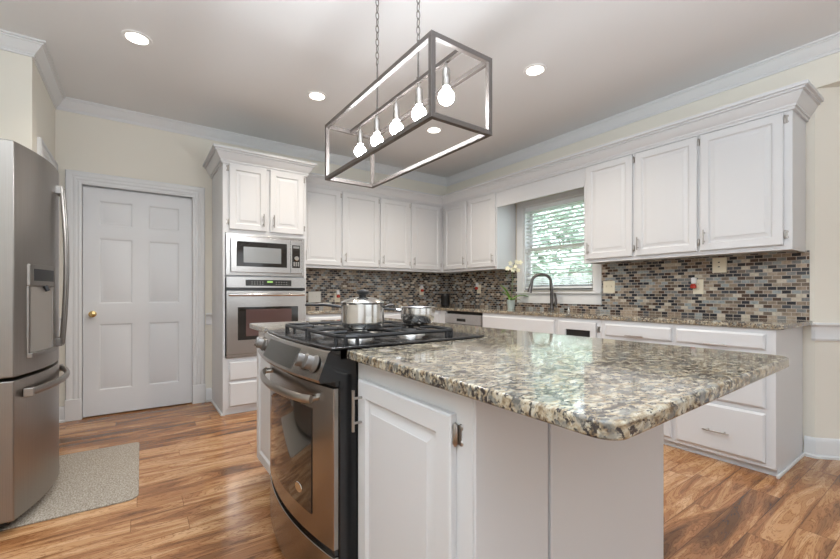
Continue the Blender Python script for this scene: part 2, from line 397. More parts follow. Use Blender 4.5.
# angled bay beyond the cabinets
g = MB(); g.prism([(XW, .65), (XW+T, .70), (4.75, -.30), (4.65, -.285)], 0, 2.47)
g.box(4.65, 4.75, YS, -.285, 0, 2.47); g.prism([(XW+T, YS), (4.75, YS), (4.75, -.30), (XW+T, .70)], 2.47, 2.56)
struct(g.build('wall_bay', M['wall'], smooth=0))
struct(MB().box(XL-T, 5.2, YS-T, YS, 0, ZC).build('wall_south', M['wall'], smooth=0))
struct(MB().box(XL-T, XL, YS, 3.61, 0, ZC).build('wall_west', M['wall'], smooth=0))
# closet block behind the fridge end, with its own door on its east side
g = MB(); g.box(XL-T, -.572, 3.61, YW+T, 0, ZC)
struct(g.build('wall_pantry', M['wall'], smooth=0))

# ceiling crown
crown = [(0, -.098), (.010, -.098), (.010, -.084), (.016, -.084), (.016, -.076), (.030, -.062), (.050, -.034), (.056, -.024), (.064, -.024), (.064, -.013), (.077, -.013), (.077, -.001), (0, -.001)]
struct(MB().sweep([(XL, 3.61), (-.572, 3.61), (-.572, YW), (XW, YW), (XW, YS)], crown, ZC).build('trim_1', M['crown'], smooth=14))
# baseboards and chair rails
base = [(0, 0), (.028, 0), (.028, .014), (.020, .020), (.015, .022), (.015, .105), (.010, .120), (.004, .130), (0, .132)]
rail = [(0, 0), (.010, 0), (.014, .014), (.010, .022), (.010, .088), (.016, .098), (.024, .106), (.024, .118), (0, .120)]
struct(MB().sweep([(.565, YW), (.618, YW)], base, .0).build('baseboard_north', M['trim']))
struct(MB().sweep([(-.572, YW), (-.505, YW)], base, .0).build('baseboard_corner', M['trim']))
struct(MB().sweep([(XW, .70), (XW, .65), (4.65, -.285), (4.65, YS)], base, .0).build('baseboard_east', M['trim']))
struct(MB().sweep([(XW, .665), (XW, .65), (4.65, -.285), (4.65, YS)], rail, .782).build('trim_2', M['trim']))
struct(MB().sweep([(.565, YW), (.618, YW)], rail, .775).build('trim_3', M['trim']))
struct(MB().sweep([(-.572, YW), (-.505, YW)], rail, .775).build('trim_4', M['trim']))

# ---- white panel door in the north wall
casing = lambda: None
def door_casing(name, x0, x1, z1, w, y, origin=(0, 0, 0), rz=0):
    """fluted casing (front toward -y) round an opening x0..x1 below z1"""
    o = bpy.data.objects.new(name, None); COL.objects.link(o); o.location = origin; o.rotation_euler = (0, 0, rz); struct(o)
    pr = [(0, 0), (0, .012), (.012, .02), (.022, .02), (.026, .015), (.036, .015), (.040, .019), (.052, .019), (.056, .015), (.066, .015), (.072, .02), (w-.018, .022), (w-.006, .022), (w, .014), (w, 0)]
    g = MB()
    # path: up the left, across, down the right; coordinates (x, z)
    path = [(x0, .185), (x0, z1), (x1, z1), (x1, .185)]; outs = [(-1, 0), (-1, 1), (1, 1), (1, 0)]
    rows = [[g.bm.verts.new((p[0]+q[0]*a, y-t, p[1]+q[1]*a)) for a, t in pr] for p, q in zip(path, outs)]
    k = len(pr)
    for A, B in zip(rows, rows[1:]):
        for j in range(k): g.bm.faces.new((A[j], B[j], B[(j+1) % k], A[(j+1) % k]))
    g.bm.faces.new(rows[0]); g.bm.faces.new(rows[-1][::-1])
    struct(g.build('casing', M['trim'], o))
    g = MB()
    for xa, xb in ((x0-w-.004, x0), (x1, x1+w+.004)): g.box(xa, xb, y-.028, y, 0, .185)
    struct(g.build('plinth', M['trim'], o, bevel=.004))
    return o
door_casing('trim_5', DX0+.012, DX1-.012, DZ-.012, .11, YW)
g = MB(); g.box(DX0, DX0+.012, YW, YW+T, 0, DZ); g.box(DX1-.012, DX1, YW, YW+T, 0, DZ); g.box(DX0, DX1, YW, YW+T, DZ-.012, DZ)
g.box(DX0+.012, DX1-.012, YW+.045, YW+.06, 0, DZ-.012)
struct(g.build('trim_6', M['trim'], smooth=0))
d1 = struct(bpy.data.objects.new('door_1', None)); COL.objects.link(d1)
dp = [(.008, .004), (.014, .009), (.02, .009), (.042, .003)]
pz = [(.228, .824), (1.002, 1.59), (1.70, 1.925)]
lx0, lx1 = DX0+.015, DX1-.015
pan = [(a, b_, z0, z1) for a, b_ in ((-.285, -.035), (.083, .335)) for z0, z1 in pz]
struct(MB().panelled(lx0, lx1, .012, 2.030, YW+.040, .036, pan, dp, .002).build('leaf', M['door'], d1))
g = MB(); g.lathe([(0, .0), (.028, 0), (.028, .004), (.012, .008), (.010, .024), (.022, .032), (.028, .044), (.026, .056), (.014, .062), (0, .062)], (-.325, YW+.004, .914), 24, 'y')
setp(struct(g.build('door_knob', M['brass'], d1)), 'round brass knob')
# ---- door in the pantry side (faces east), seen beyond the fridge
door_casing('trim_7', -.20, .37, 2.115, .07, 0, (-.572, 4.04, 0), PI/2)
d2 = struct(bpy.data.objects.new('door_2', None)); COL.objects.link(d2); d2.location = (-.572, 4.04, 0); d2.rotation_euler = (0, 0, PI/2)
struct(MB().panelled(-.195, .365, .01, 2.11, -.001, .012, [(-.13, .05, .2, .85), (.12, .30, .2, .85), (-.13, .05, 1.0, 1.9), (.12, .30, 1.0, 1.9)], dp[:2], .002).build('leaf', M['door'], d2))

# ---- window
w1 = struct(bpy.data.objects.new('window_1', None)); COL.objects.link(w1)
# local frame: front toward -y after rotation; origin at (XW, mid, 0), rz=-90 : world X = XW + ly, world Y = ymid - lx
ym = (WY0+WY1)/2; hw = (WY1-WY0)/2
w1.location = (XW, ym, 0); w1.rotation_euler = (0, 0, -PI/2)
g = MB()  # casing
cw = .088
g.box(-hw-cw, -hw, -.018, 0, WZ0-.02, WZ1+cw); g.box(hw, hw+cw, -.018, 0, WZ0-.02, WZ1+cw); g.box(-hw, hw, -.018, 0, WZ1, WZ1+cw-.03)
struct(g.build('window_casing', M['trim'], w1, bevel=.004))
struct(MB().box(-hw-cw-.0, hw+cw, -.040, .0, 1.092, 1.112).box(-hw, hw, 0, .055, 1.112, WZ0).build('window_sill', M['trim'], w1, bevel=.004))
struct(MB().box(-hw-cw, hw+cw, -.018, -.011, .985, 1.090).build('window_apron', M['trim'], w1, bevel=.003))
g = MB()  # jamb liner
g.box(-hw, -hw+.012, 0, .12, WZ0, WZ1); g.box(hw-.012, hw, 0, .12, WZ0, WZ1); g.box(-hw, hw, 0, .12, WZ1-.012, WZ1); g.box(-hw, hw, .055, .12, WZ0-.018, WZ0+.004)
struct(g.build('window_frame', M['trim'], w1, bevel=.002))
def sash(y, z0, z1, rb, rt):
    f = MB(); a = hw-.013; s_ = .042
    f.box(-a, -a+s_, y, y+.03, z0, z1); f.box(a-s_, a, y, y+.03, z0, z1); f.box(-a+s_, a-s_, y, y+.03, z0, z0+rb); f.box(-a+s_, a-s_, y, y+.03, z1-rt, z1)
    fo = struct(f.build('sash', M['trim'], w1, bevel=.003))
    struct(MB().box(-a+s_-.003, a-s_+.003, y+.013, y+.017, z0+rb-.003, z1-rt+.003).build('pane', M['glass'], fo, smooth=0))
MR = 1.605
sash(.088, MR-.018, WZ1-.013, .036, .045); sash(.056, WZ0+.004, MR+.02, .055, .036)

# ------------------------------------------------------------------ outside
struct(MB().box(XW+.6, 14, -6, 16, -.5, -.4).build('ground', M['grass'], smooth=0))
def bush(name, label, c, r, hgt, n, mat, grp=None):
    t = thing(name, label, 'shrub', (c[0], c[1], -.4), 0, grp)
    g = MB(); rnd = random.Random(int(c[0]*100+c[1]*10))
    for i in range(n):
        th = rnd.uniform(0, 2*PI); ph = math.acos(rnd.uniform(-1, 1)); k = r*(.6+.4*rnd.random())
        p = Vector((math.sin(ph)*math.cos(th)*k, math.sin(ph)*math.sin(th)*k, hgt*.55+math.cos(ph)*k*hgt/(2.1*r)))
        d = Vector((rnd.uniform(-1, 1), rnd.uniform(-1, 1), rnd.uniform(-.6, 1))).normalized(); q = d.orthogonal().normalized(); s_ = .10+.10*rnd.random()
        g.poly([p-d*s_, p+q*s_*.5, p+d*s_, p-q*s_*.5])
    g.build('foliage', mat, t, smooth=0)
    g = MB(); g.tube([(0, 0, 0), (.03, 0, hgt*.3), (0, .02, hgt*.6)], [.08, .06, .03], 8); g.build('trunk', M['brick'], t)
bush('garden_shrub', 'leafy green shrub filling the left of the window view', (7.0, 6.6), 1.35, 2.9, 4200, M['foliage'])
bush('garden_shrub', 'leafy green shrub in the middle of the window view', (7.2, 3.7), 1.35, 2.5, 3800, M['foliage'])
bush('garden_shrub', 'tall leafy shrub at the right edge of the window view', (10.2, 4.4), 1.5, 4.0, 3000, M['foliage'])
bush('garden_shrub', 'tall dense shrub at the back of the window view', (10.6, 8.6), 2.2, 5.2, 5200, M['foliage'])

# ------------------------------------------------------------------ hardware
def pull(parent, x, z, L, vert=True, y0=0, so=.03):
    g = MB(); r = .0048
    a = [(x, y0-so, z-L/2), (x, y0-so, z+L/2)] if vert else [(x-L/2, y0-so, z), (x+L/2, y0-so, z)]
    g.tube(a, r, 10)
    for q in (-.3, .3):
        p = (x, y0, z+q*L) if vert else (x+q*L, y0, z); p2 = (p[0], y0-so, p[2]); g.tube([p, p2], .0042, 8)
    return g.build('handle', M['nickel'], parent)
def hinge(parent, x, z, side, y0=0):
    g = MB(); g.tube([(x, y0-.009, z-.027), (x, y0-.009, z-.02), (x, y0-.009, z+.02), (x, y0-.009, z+.027)], [.003, .0065, .0065, .003], 8)
    g.box(x+side*.002, x+side*.013, y0-.0035, y0-.0005, z-.022, z+.022)
    g.lathe([(0, 0), (.008, 0), (.006, .003), (0, .0035)], (x+side*.010, y0-.0005, z+.018), 10, 'y').lathe([(0, 0), (.008, 0), (.006, .003), (0, .0035)], (x+side*.010, y0-.0005, z-.018), 10, 'y')
    return g.build('hinge', M['nickel'], parent)
RP = [(.005, .006), (.009, .0095), (.014, .0095), (.038, .002), (.0385, .0008), (.042, .0008)]
def cab_door(parent, u0, u1, z0, z1, hside=None, hpos=None, hlen=.115, hz=(.10, .10), stile=.052, handle=True, hh=True):
    d = MB().panelled(u0, u1, z0, z1, -.0006, .019, [(u0+stile, u1-stile, z0+stile, z1-stile)], RP).build('door', M['white'], parent, smooth=20)
    if hside and hh:
        x = u0-.006 if hside < 0 else u1+.006
        for z in (z0+.065, z1-.045): hinge(d, x, z, hside)
    if handle and hside:
        x = u1-.03 if hside < 0 else u0+.03
        z = hpos if hpos else z0+.04+hlen/2
        pull(d, x, z, hlen, True, -.0196)
    return d
def drawer(parent, u0, u1, z0, z1, handle=True, L=.13, edge=.011, hz=None):
    d = MB().panelled(u0, u1, z0, z1, -.0006, .019, [], [], edge).build('drawer', M['white'], parent, smooth=20)
    if handle: pull(d, (u0+u1)/2, hz if hz else (z0+z1)/2, L, False, -.0196)
    return d

# ------------------------------------------------------------------ oven tower
TX0, TX1, TY = .622, 1.383, 3.90
t = thing('oven_tower_cabinet', 'tall white cabinet holding the microwave and wall oven, beside the white door', 'cabinet', (TX0, TY, 0))
TWd = TX1-TX0; D = YW-TY-.002
g = MB(); g.box(0, .02, 0, D, 0, 2.30); g.box(TWd-.02, TWd, 0, D, 0, 2.30); g.box(.02, TWd-.02, 0, D, 1.642, 2.30); g.box(.02, TWd-.02, 0, D, .05, .512); g.box(.02, TWd-.02, .02, D, 0, .05)
g.box(.02, TWd-.02, D-.02, D, .512, 1.642); g.box(.02, TWd-.02, .02, D-.02, 1.248, 1.262)
g.build('body', M['white'], t, bevel=.0015)
cab_door(t, .052, .375, 1.676, 2.268, -1, 1.777, .12); cab_door(t, .408, .731, 1.676, 2.268, 1, 1.777, .12)
drawer(t, .052, .715, .31, .478, False); drawer(t, .052, .715, .073, .289, False)
ccrown = [(0, -.130), (.013, -.130), (.013, -.112), (.021, -.112), (.021, -.098), (.027, -.092), (.040, -.074), (.056, -.044), (.056, -.036), (.070, -.036), (.070, -.022), (.086, -.022), (.086, -.001), (0, -.001)]
cg = MB().sweep([(0, D), (0, 0), (TWd, 0), (TWd, .215)], [(o_, z_) for o_, z_ in ccrown], 2.392); cg.box(0, TWd, 0, D, 2.301, 2.385)
cg.build('crown_molding', M['white'], t, smooth=14)
MB().box(-.016, 0, 0, D, 0, .022).build('shoe_molding', M['trim'], t, bevel=.005)

# microwave
mw = thing('microwave', 'built-in stainless steel microwave above the wall oven', 'microwave', (TX0, TY, 1.262))
z = lambda a: a-1.262
g = MB(); g.box(.027, .055, -.014, .0, z(1.266), z(1.637)); g.box(.716, .741, -.014, 0, z(1.266), z(1.637)); g.box(.055, .716, -.014, 0, z(1.266), z(1.275)); g.box(.055, .716, -.014, 0, z(1.627), z(1.637))
for zz in (1.281, 1.622): g.box(.055, .716, -.012, 0, z(zz-.002), z(zz+.002))
g.box(.024, .737, -.002, -.0006, z(1.262), z(1.640))
g.build('trim_frame', M['steel'], mw, bevel=.0015)
MB().box(.03, .73, .0, .45, z(1.27), z(1.63)).build('body', M['blackmatte'], mw)
mwd = MB().box(.062, .598, -.03, -.003, z(1.290), z(1.612)).build('door', M['steel'], mw, bevel=.004)
MB().box(.110, .562, -.033, -.0301, z(1.343), z(1.572)).build('window_frame', M['glass_black'], mwd, bevel=.008)
MB().box(.168, .506, -.0345, -.0331, z(1.378), z(1.523)).build('screen', M['window_mw'], mwd, bevel=.004)
mp_ = MB().box(.601, .711, -.028, -.003, z(1.290), z(1.612)).build('control_panel', M['steel'], mw, bevel=.004)
MB().box(.613, .690, -.031, -.0281, z(1.345), z(1.566)).build('keypad', M['glass_black'], mp_, bevel=.006)
MB().box(.622, .681, -.0325, -.0311, z(1.535), z(1.556)).build('display', M['window_mw'], mp_)
g = MB().lathe([(0, 0), (.024, 0), (.023, .014), (.018, .018), (0, .018)], (.653, -.0311, z(1.435)), 24, 'y'); g.build('dial', M['chrome'], mp_)
for i in range(4):
    for j in range(3): MB().box(.625+j*.021, .639+j*.021, -.0322, -.0311, z(1.362+i*.011), z(1.369+i*.011)).build('button', M['knobgrey'], mp_)

# wall oven
ov = thing('wall_oven', 'stainless steel wall oven with a dark window, below the microwave', 'oven', (TX0, TY, .515))
z = lambda a: a-.515
MB().box(.03, .73, .0, .5, z(.53), z(1.235)).build('body', M['blackmatte'], ov)
cp = MB().bowed(.027, .745, z(1.150), z(1.246), lambda x: -.030-.008*(1-((x-.386)/.36)**2), -.001).build('control_panel', M['steel'], ov)
MB().bowed(.185, .603, z(1.166), z(1.222), lambda x: -.0325-.008*(1-((x-.386)/.36)**2), lambda x: -.0305-.008*(1-((x-.386)/.36)**2)).build('keypad', M['display'], cp)
MB().box(.375, .425, -.0425, -.041, z(1.196), z(1.212)).build('display', M['lcd'], cp)
for i in range(5):
    for j in (0, 1):
        for x_ in (.235, .455): MB().box(x_+i*.024, x_+.008+i*.024, -.0418, -.0405, z(1.180+j*.02), z(1.184+j*.02)).build('button', M['knobgrey'], cp)
MB().box(.027, .745, -.02, -.001, z(1.124), z(1.148)).build('vent', M['black'], ov)
od = MB().bowed(.027, .745, z(.548), z(1.120), lambda x: -.034-.008*(1-((x-.386)/.36)**2), -.002).build('door', M['steel'], ov)
MB().bowed(.119, .668, z(.672), z(.972), lambda x: -.0365-.008*(1-((x-.386)/.36)**2), lambda x: -.0345-.008*(1-((x-.386)/.36)**2)).build('window_frame', M['glass_black'], od)
MB().bowed(.187, .602, z(.705), z(.950), lambda x: -.038-.008*(1-((x-.386)/.36)**2), lambda x: -.037-.008*(1-((x-.386)/.36)**2)).build('window', M['oven_inner'], od)
hp = [(.045+.682*i/14, -.058-.022*(1-(i/7-1)**2), z(1.085)) for i in range(15)]
g = MB().tube(hp, .013, 12, sx=.8, sy=1.05); g.tube([(.06, -.036, z(1.085)), (.06, -.062, z(1.085))], .010, 8); g.tube([(.712, -.036, z(1.085)), (.712, -.062, z(1.085))], .010, 8)
g.build('handle', M['chrome'], od)
MB().box(.027, .745, -.02, -.001, z(.517), z(.545)).build('lower_trim', M['steel'], ov, bevel=.002)
MB().box(.029, .743, -.012, -.002, z(.5455), z(.5475)).build('shadow_gap', M['black'], ov)

# ------------------------------------------------------------------ upper cabinets
YU, XU = 4.2035, 3.385
ZB, ZT = 1.376, 2.262
def upper(label, loc, rz, wdt, dep, doors, x0=0, ends=True):
    t = thing('upper_cabinet', label, 'cabinet', loc, rz)
    g = MB(); g.box(x0, wdt, 0, dep, ZB+.012, ZT+.05); g.box(x0, wdt, 0, .02, ZB, ZB+.012); g.box(x0, x0+.018, .02, dep, ZB, ZB+.012); g.box(wdt-.018, wdt, .02, dep, ZB, ZB+.012)
    g.build('body', M['white'], t, bevel=.0015)
    for a, b_, hs in doors: cab_door(t, a, b_, 1.407, 2.252, hs, 1.503, .105)
    return t
D_ = YW-YU-.0115
upper('white wall cabinet with two doors, next to the oven tower', (1.385, YU, 0), 0, 1.010, D_, [(.060, .502, 1), (.526, .996, 1)])
upper('white wall cabinet with two doors on the back wall, nearest the room corner', (2.396, YU, 0), 0, 1.306, D_, [(.013, .437, 1), (.468, .941, 1)])
# right wall: local x = -(Y)
D2 = XW-XU-.0115
upper('white wall cabinet with two doors, left of the window over the sink', (XU, YU-.001, 0), -PI/2, YU-.001-3.212, D2, [(.046, .483, -1), (.520, .975, -1)])
upper('white wall cabinet with three doors, right of the window', (XU, 2.124, 0), -PI/2, 2.124-.693, D2, [(.030, .445, 1), (.469, .914, 1), (.933, 1.390, 1)])
cgm = thing('cabinet_crown_molding', 'white crown molding running along the tops of the wall cabinets', 'molding', (0, 0, 0))
MB().sweep([(1.386, YU), (XU, YU), (XU, .693), (XW-.001, .693)], [(o_+.0008, z_) for o_, z_ in ccrown], 2.387).build('molding', M['white'], cgm, smooth=14)
g = MB(); g.box(1.386, XW-.001, YU, YW-.001, 2.3125, 2.38); g.box(XU, XW-.001, .693, YU-.001, 2.3125, 2.38); g.build('top_board', M['white'], cgm, smooth=0)
va = thing('window_valance', 'white wooden valance board spanning above the window', 'valance', (0, 0, 0))
MB().box(XU, XU+.02, 2.125, 3.211, 2.085, 2.311).build('board', M['white'], va, bevel=.002)
MB().box(XU+.0205, XW-.02, 2.125, 3.211, 2.215, 2.235).build('soffit', M['white'], va)

# ------------------------------------------------------------------ base cabinets along the walls
XB = 3.10; YB = 3.905
def basecab(name, label, loc, rz, wdt, dep, toe=.035, z0=.048):
    t = thing(name, label, 'cabinet', loc, rz)
    g = MB(); g.box(0, wdt, 0, dep, z0, .883); g.box(0, wdt, toe, dep, 0, z0)
    g.build('body', M['white'], t, bevel=.0015); return t
DB = XW-XB-.0115
def rbase(label, y1, y0, name='base_cabinet'): return basecab(name, label, (XB, y1-.0005, 0), -PI/2, y1-y0-.001, DB)
t = rbase('white base cabinet at the open end of the window counter, with three drawers', 1.255, .7067)
wd = .548
drawer(t, .018, .500, .757, .853, True, .13, hz=.768); drawer(t, .018, .500, .405, .722, True, .13); drawer(t, .018, .500, .076, .372, True, .145, hz=.205)
MB().box(wd, wd+.014, -.004, DB, 0, .02).build('shoe_molding', M['trim'], t, bevel=.005)
t = rbase('white base cabinet of three drawers, left of the end drawers under the window counter', 1.79, 1.255)
drawer(t, .035, .522, .757, .853, True, .13, hz=.775); drawer(t, .035, .522, .405, .722, True, .13); drawer(t, .035, .522, .076, .372, True, .145, hz=.205)
t = rbase('white base cabinet whose front has a black slot, right of the sink cabinet', 2.215, 1.79)
sl = MB().panelled(.030, .385, .42, .853, -.0006, .019, [(.10, .335, .715, .786)], [(.002, .004), (.003, .015)]).build('front_panel', M['white'], t, smooth=20)
setp(MB().box(.1045, .3305, -.0075, -.0050, .7185, .7825).build('slot', M['blackmatte'], sl), 'black recessed slot')
cab_door(t, .030, .385, .08, .40, None, handle=False)
for zz in (.80,): hinge(sl, .398, zz, 1)
t = rbase('white sink base cabinet with a wide blank front under the window', 3.155, 2.215)
drawer(t, .010, .925, .715, .853, False)
cab_door(t, .010, .460, .08, .69, -1, .60, .12, hh=False); cab_door(t, .475, .925, .08, .69, 1, .60, .12, hh=False)
dw = thing('dishwasher', 'stainless dishwasher with a black pocket handle, between sink cabinet and corner', 'dishwasher', (XB, 3.787, 0), -PI/2)
DWW = 3.787-3.157
MB().box(0.002, DWW-.002, .02, .56, .08, .872).build('tub', M['blackmatte'], dw)
dd = MB().box(.006, DWW-.006, -.022, .019, .10, .735).build('door_panel', M['steel'], dw, bevel=.004)
cp = MB().box(.006, DWW-.006, -.022, .019, .738, .853).build('control_panel', M['steel'], dw, bevel=.004)
MB().box(.225, .375, -.0235, -.0221, .768, .800).build('handle_pocket', M['blackmatte'], cp)
MB().box(.01, DWW-.01, .0, .019, .02, .096).build('toe_panel', M['black'], dw)
t = basecab('corner_cabinet', 'blank white corner base cabinet between dishwasher and the back run', (XB, YW-.001, 0), -PI/2, YW-.001-3.79, DB)
t = basecab('base_cabinet', 'white base cabinet against the back wall, right after the oven tower', (1.385, YB, 0), 0, .85, YW-YB-.0115)
drawer(t, .02, .41, .73, .853, True); drawer(t, .43, .83, .73, .853, True); cab_door(t, .02, .41, .08, .70, -1, .62, .12, hh=False); cab_door(t, .43, .83, .08, .70, 1, .62, .12, hh=False)
t = basecab('base_cabinet', 'white base cabinet against the back wall, next to the corner', (2.236, YB, 0), 0, .863, YW-YB-.0115)
drawer(t, .02, .41, .73, .853, True); drawer(t, .43, .82, .73, .853, True); cab_door(t, .02, .41, .08, .70, -1, .62, .12, hh=False); cab_door(t, .43, .82, .08, .70, 1, .62, .12, hh=False)

# granite counters
def slab(name, label, pts, z0=.884, z1=.914, bev=.006):
    o = MB().prism(pts, z0, z1).build(name, M['granite'], None, bevel=bev, seg=3)
    return setp(o, label, 'countertop')
XCF = 3.083
slab('wall_countertop', 'L-shaped speckled granite countertop along the back and window walls', [(1.3855, 3.88), (XCF, 3.88), (XCF, .700), (XCF+.02, .672), (XW-.001, .660), (XW-.001, YW-.001), (1.3855, YW-.001)])
# backsplash: tiled slabs standing on the counter
t = thing('mosaic_backsplash', 'mosaic tile backsplash of small brown and grey bricks above the wall counters', 'backsplash', (0, 0, 0))
MB().box(1.386, XW-.0105, YW-.0105, YW-.0008, .9145, 1.387).build('back_tiles', M['tile'], t, smooth=0)
g = MB(); g.box(XW-.0105, XW-.0008, WY1+cw+.0005, YW-.0008, .9145, 1.387); g.box(XW-.0105, XW-.0008, .675, WY0-cw-.0005, .9145, 1.387)
g.box(XW-.0105, XW-.0008, WY0-cw, WY1+cw, .9145, .984)
g.build('window_wall_tiles', M['tile'], t, smooth=0)

# ------------------------------------------------------------------ island
IX0, IX1, IY0, IY1 = .560, 1.53, .30, 2.60
RY0, RY1 = 1.198, 1.967
CF = .603
t = thing('island_cabinet', 'white island cabinet on the near side of the range, with one door and end panels', 'cabinet', (CF, 1.198, 0), -PI/2)
# local x = 1.198 - Y ; local y = X - CF
IW = 1.198-.644; ID = 1.49-CF
g = MB(); g.prism([(0, 0), (IW, 0), (IW, ID), (-.768, ID), (-.768, .632), (0, .632)], .10, .883)
g.prism([(.001, .07), (IW-.0, .07), (IW, ID), (-.768, ID), (-.768, .70), (.001, .70)], 0, .10)
g.build('body', M['white'], t, bevel=.0015)
d = cab_door(t, .034, .500, .115, .822, 1, .730, .13)
hh = MB(); sp_ = lambda a, b_: MB().box(a, b_, 0, .008, 0, .8835)
for a, b_ in ((.001, .251), (.263, ID-.001)):
    p_ = MB().box(IW, IW+.009, a, b_, .004, .8830).build('end_panel', M['white'], t, bevel=.0015)
far = thing('island_cabinet', 'white island cabinet on the far side of the range, toward the oven tower', 'cabinet', (CF, 2.53, 0), -PI/2)
g = MB(); g.box(0, 2.53-1.972, 0, .86, .10, .883); g.box(.06, 2.53-1.972, .07, .86, 0, .10); g.build('body', M['white'], far, bevel=.0015)
cab_door(far, .035, .52, .115, .822, -1, .730, .12)
def arc(cx, cy, r, a0, a1, n=7): return [(cx+r*math.cos(math.radians(a0+(a1-a0)*i/n)), cy+r*math.sin(math.radians(a0+(a1-a0)*i/n))) for i in range(n+1)]
pts = arc(.554+.04, .299+.04, .04, 180, 270) + arc(1.578-.04, .323+.04, .04, 272, 358) + arc(IX1-.03, IY1-.03, .03, 0, 90) + arc(IX0+.03, IY1-.03, .03, 90, 180)
pts += [(IX0, RY1), (1.20, RY1), (1.20, RY0)] + arc(IX0+.006, RY0-.006, .006, 90, 180, 3)
slab('island_countertop', 'large speckled granite slab on the kitchen island, overhanging its near end', pts)

# ------------------------------------------------------------------ range (front faces -X)
rg_ = thing('gas_range', 'slide-in stainless and black gas range set into the island', 'range', (.52, 1.585, 0), -PI/2)
MB().box(-.379, .379, .02, .655, .05, .884).build('body', M['black'], rg_, bevel=.003)
MB().box(-.379, .379, .045, .65, .884, .913).build('cooktop_box', M['black'], rg_)
ck = MB(); ck.bowed(-.384, .384, .9150, .9235, lambda x: -.012-.020*(1-(x/.384)**2), .672); ck.build('cooktop', M['black'], rg_, bevel=.003)
# control panel
g = MB(); n = 20; HW = .384
rows = []
for i in range(n+1):
    x = -HW+2*HW*i/n; q = 1-(x/HW)**2
    sec = [(.004, .914), (-.014-.018*q, .914), (-.022-.022*q, .908), (-.054-.036*q, .824), (-.048-.036*q, .814), (.02, .814), (.02, .9138), (.004, .9138)]
    rows.append([g.bm.verts.new((x, a, b_)) for a, b_ in sec])
for A, B in zip(rows, rows[1:]):
    for j in range(8): g.bm.faces.new((A[j], B[j], B[(j+1) % 8], A[(j+1) % 8]))
g.bm.faces.new(rows[0]); g.bm.faces.new(rows[-1][::-1])
cpn = g.build('control_panel', M['steel_range'], rg_)
for sx in (-1, 1):
    ec = MB(); xa, xb = sx*(HW+.0002), sx*(HW+.003); sec = [(.004, .914), (-.014, .914), (-.022, .908), (-.054, .824), (-.048, .814), (.02, .814), (.02, .9138), (.004, .9138)]
    A = [ec.bm.verts.new((xa, a, b_)) for a, b_ in sec]; B = [ec.bm.verts.new((xb, a, b_)) for a, b_ in sec]
    ec.bm.faces.new(A); ec.bm.faces.new(B[::-1])
    for j in range(8): ec.bm.faces.new((A[j], A[(j+1) % 8], B[(j+1) % 8], B[j]))
    ec.build('panel_end', M['black'], cpn)
g = MB(); rows = []
for i in range(13):
    x = -.20+.38*i/12; q = 1-(x/HW)**2
    rows.append([g.bm.verts.new(p) for p in ((x, -.0265-.0236*q, .9025), (x, -.0517-.0346*q, .833), (x, -.0497-.0346*q, .8325), (x, -.0245-.0236*q, .902))])
for A, B in zip(rows, rows[1:]):
    for j in range(4): g.bm.faces.new((A[j], B[j], B[(j+1) % 4], A[(j+1) % 4]))
g.bm.faces.new(rows[0]); g.bm.faces.new(rows[-1][::-1])
g.build('touch_panel', M['panelgrey'], cpn)
nrm = Vector((0, -.93, .367))
for x in (-.345, -.275, .262, .330):
    q = 1-(x/HW)**2; c = Vector((x, -.0378-.029*q, .868)); 
    g = MB(); U = Vector((1, 0, 0)); V = nrm.cross(U)
    def ring(r, h_, sx=1): return [g.bm.verts.new(c+nrm*h_+U*math.cos(2*PI*k/20)*r*sx+V*math.sin(2*PI*k/20)*r) for k in range(20)]
    R = [ring(.029, .0), ring(.029, .004), ring(.024, .007), ring(.022, .012, .62), ring(.023, .028, .42), ring(.020, .032, .36)]
    for A, B in zip(R, R[1:]):
        for k in range(20): g.bm.faces.new((A[k], A[(k+1) % 20], B[(k+1) % 20], B[k]))
    g.bm.faces.new(R[0][::-1]); g.bm.faces.new(R[-1]); g.build('knob', M['knobdark'], cpn)
bow = lambda x, k=.045: -k*(1-(x/.378)**2)
dr = MB().bowed(-.377, .377, .262, .790, lambda x: bow(x), .018, 20).build('oven_door', M['steel_range'], rg_, bevel=.003)
wn_ = MB().bowed(-.245, .250, .335, .700, lambda x: bow(x)-.003, lambda x: bow(x)-.0003, 20).build('window', M['glass_black'], dr)
MB().bowed(-.377, .377, .795, .811, lambda x: bow(x)*.8+.006, .018, 20).build('vent_gap', M['black'], rg_)
hp = [(-.325+.61*i/16, bow(-.325+.61*i/16)-.022-.030*(1-(i/8-1)**2)**.5, .742) for i in range(17)]
g = MB().tube(hp, .0135, 12, sx=.75, sy=1.1)
g.build('handle', M['nickel'], dr)
for x in (-.31, .27): MB().tube([(x, bow(x)+.004, .742), (x, bow(x)-.032, .742)], .011, 10).build('handle_bracket', M['chrome'], dr)
# oval badge
g = MB(); yb_ = bow(.0)-.0045
ov_ = [(.045*math.cos(2*PI*k/24)*.62, .018*math.sin(2*PI*k/24)) for k in range(24)]
xb_ = .155; a_ = [g.bm.verts.new((xb_+p, bow(xb_+p)-.0032, .395+q)) for p, q in ov_]; b2 = [g.bm.verts.new((xb_+p*.93, bow(xb_+p)-.0052, .395+q*.93)) for p, q in ov_]
for k in range(24): g.bm.faces.new((a_[k], a_[(k+1) % 24], b2[(k+1) % 24], b2[k]))
g.bm.faces.new(b2); g.bm.faces.new(a_[::-1]); g.build('badge', M['chrome'], dr)
MB().bowed(-.377, .377, .055, .238, lambda x: bow(x), .018, 20).build('storage_drawer', M['steel_range'], rg_, bevel=.003)
MB().bowed(-.37, .37, .2385, .2615, lambda x: bow(x)*.6+.008, .018, 20).build('drawer_gap', M['black'], rg_)
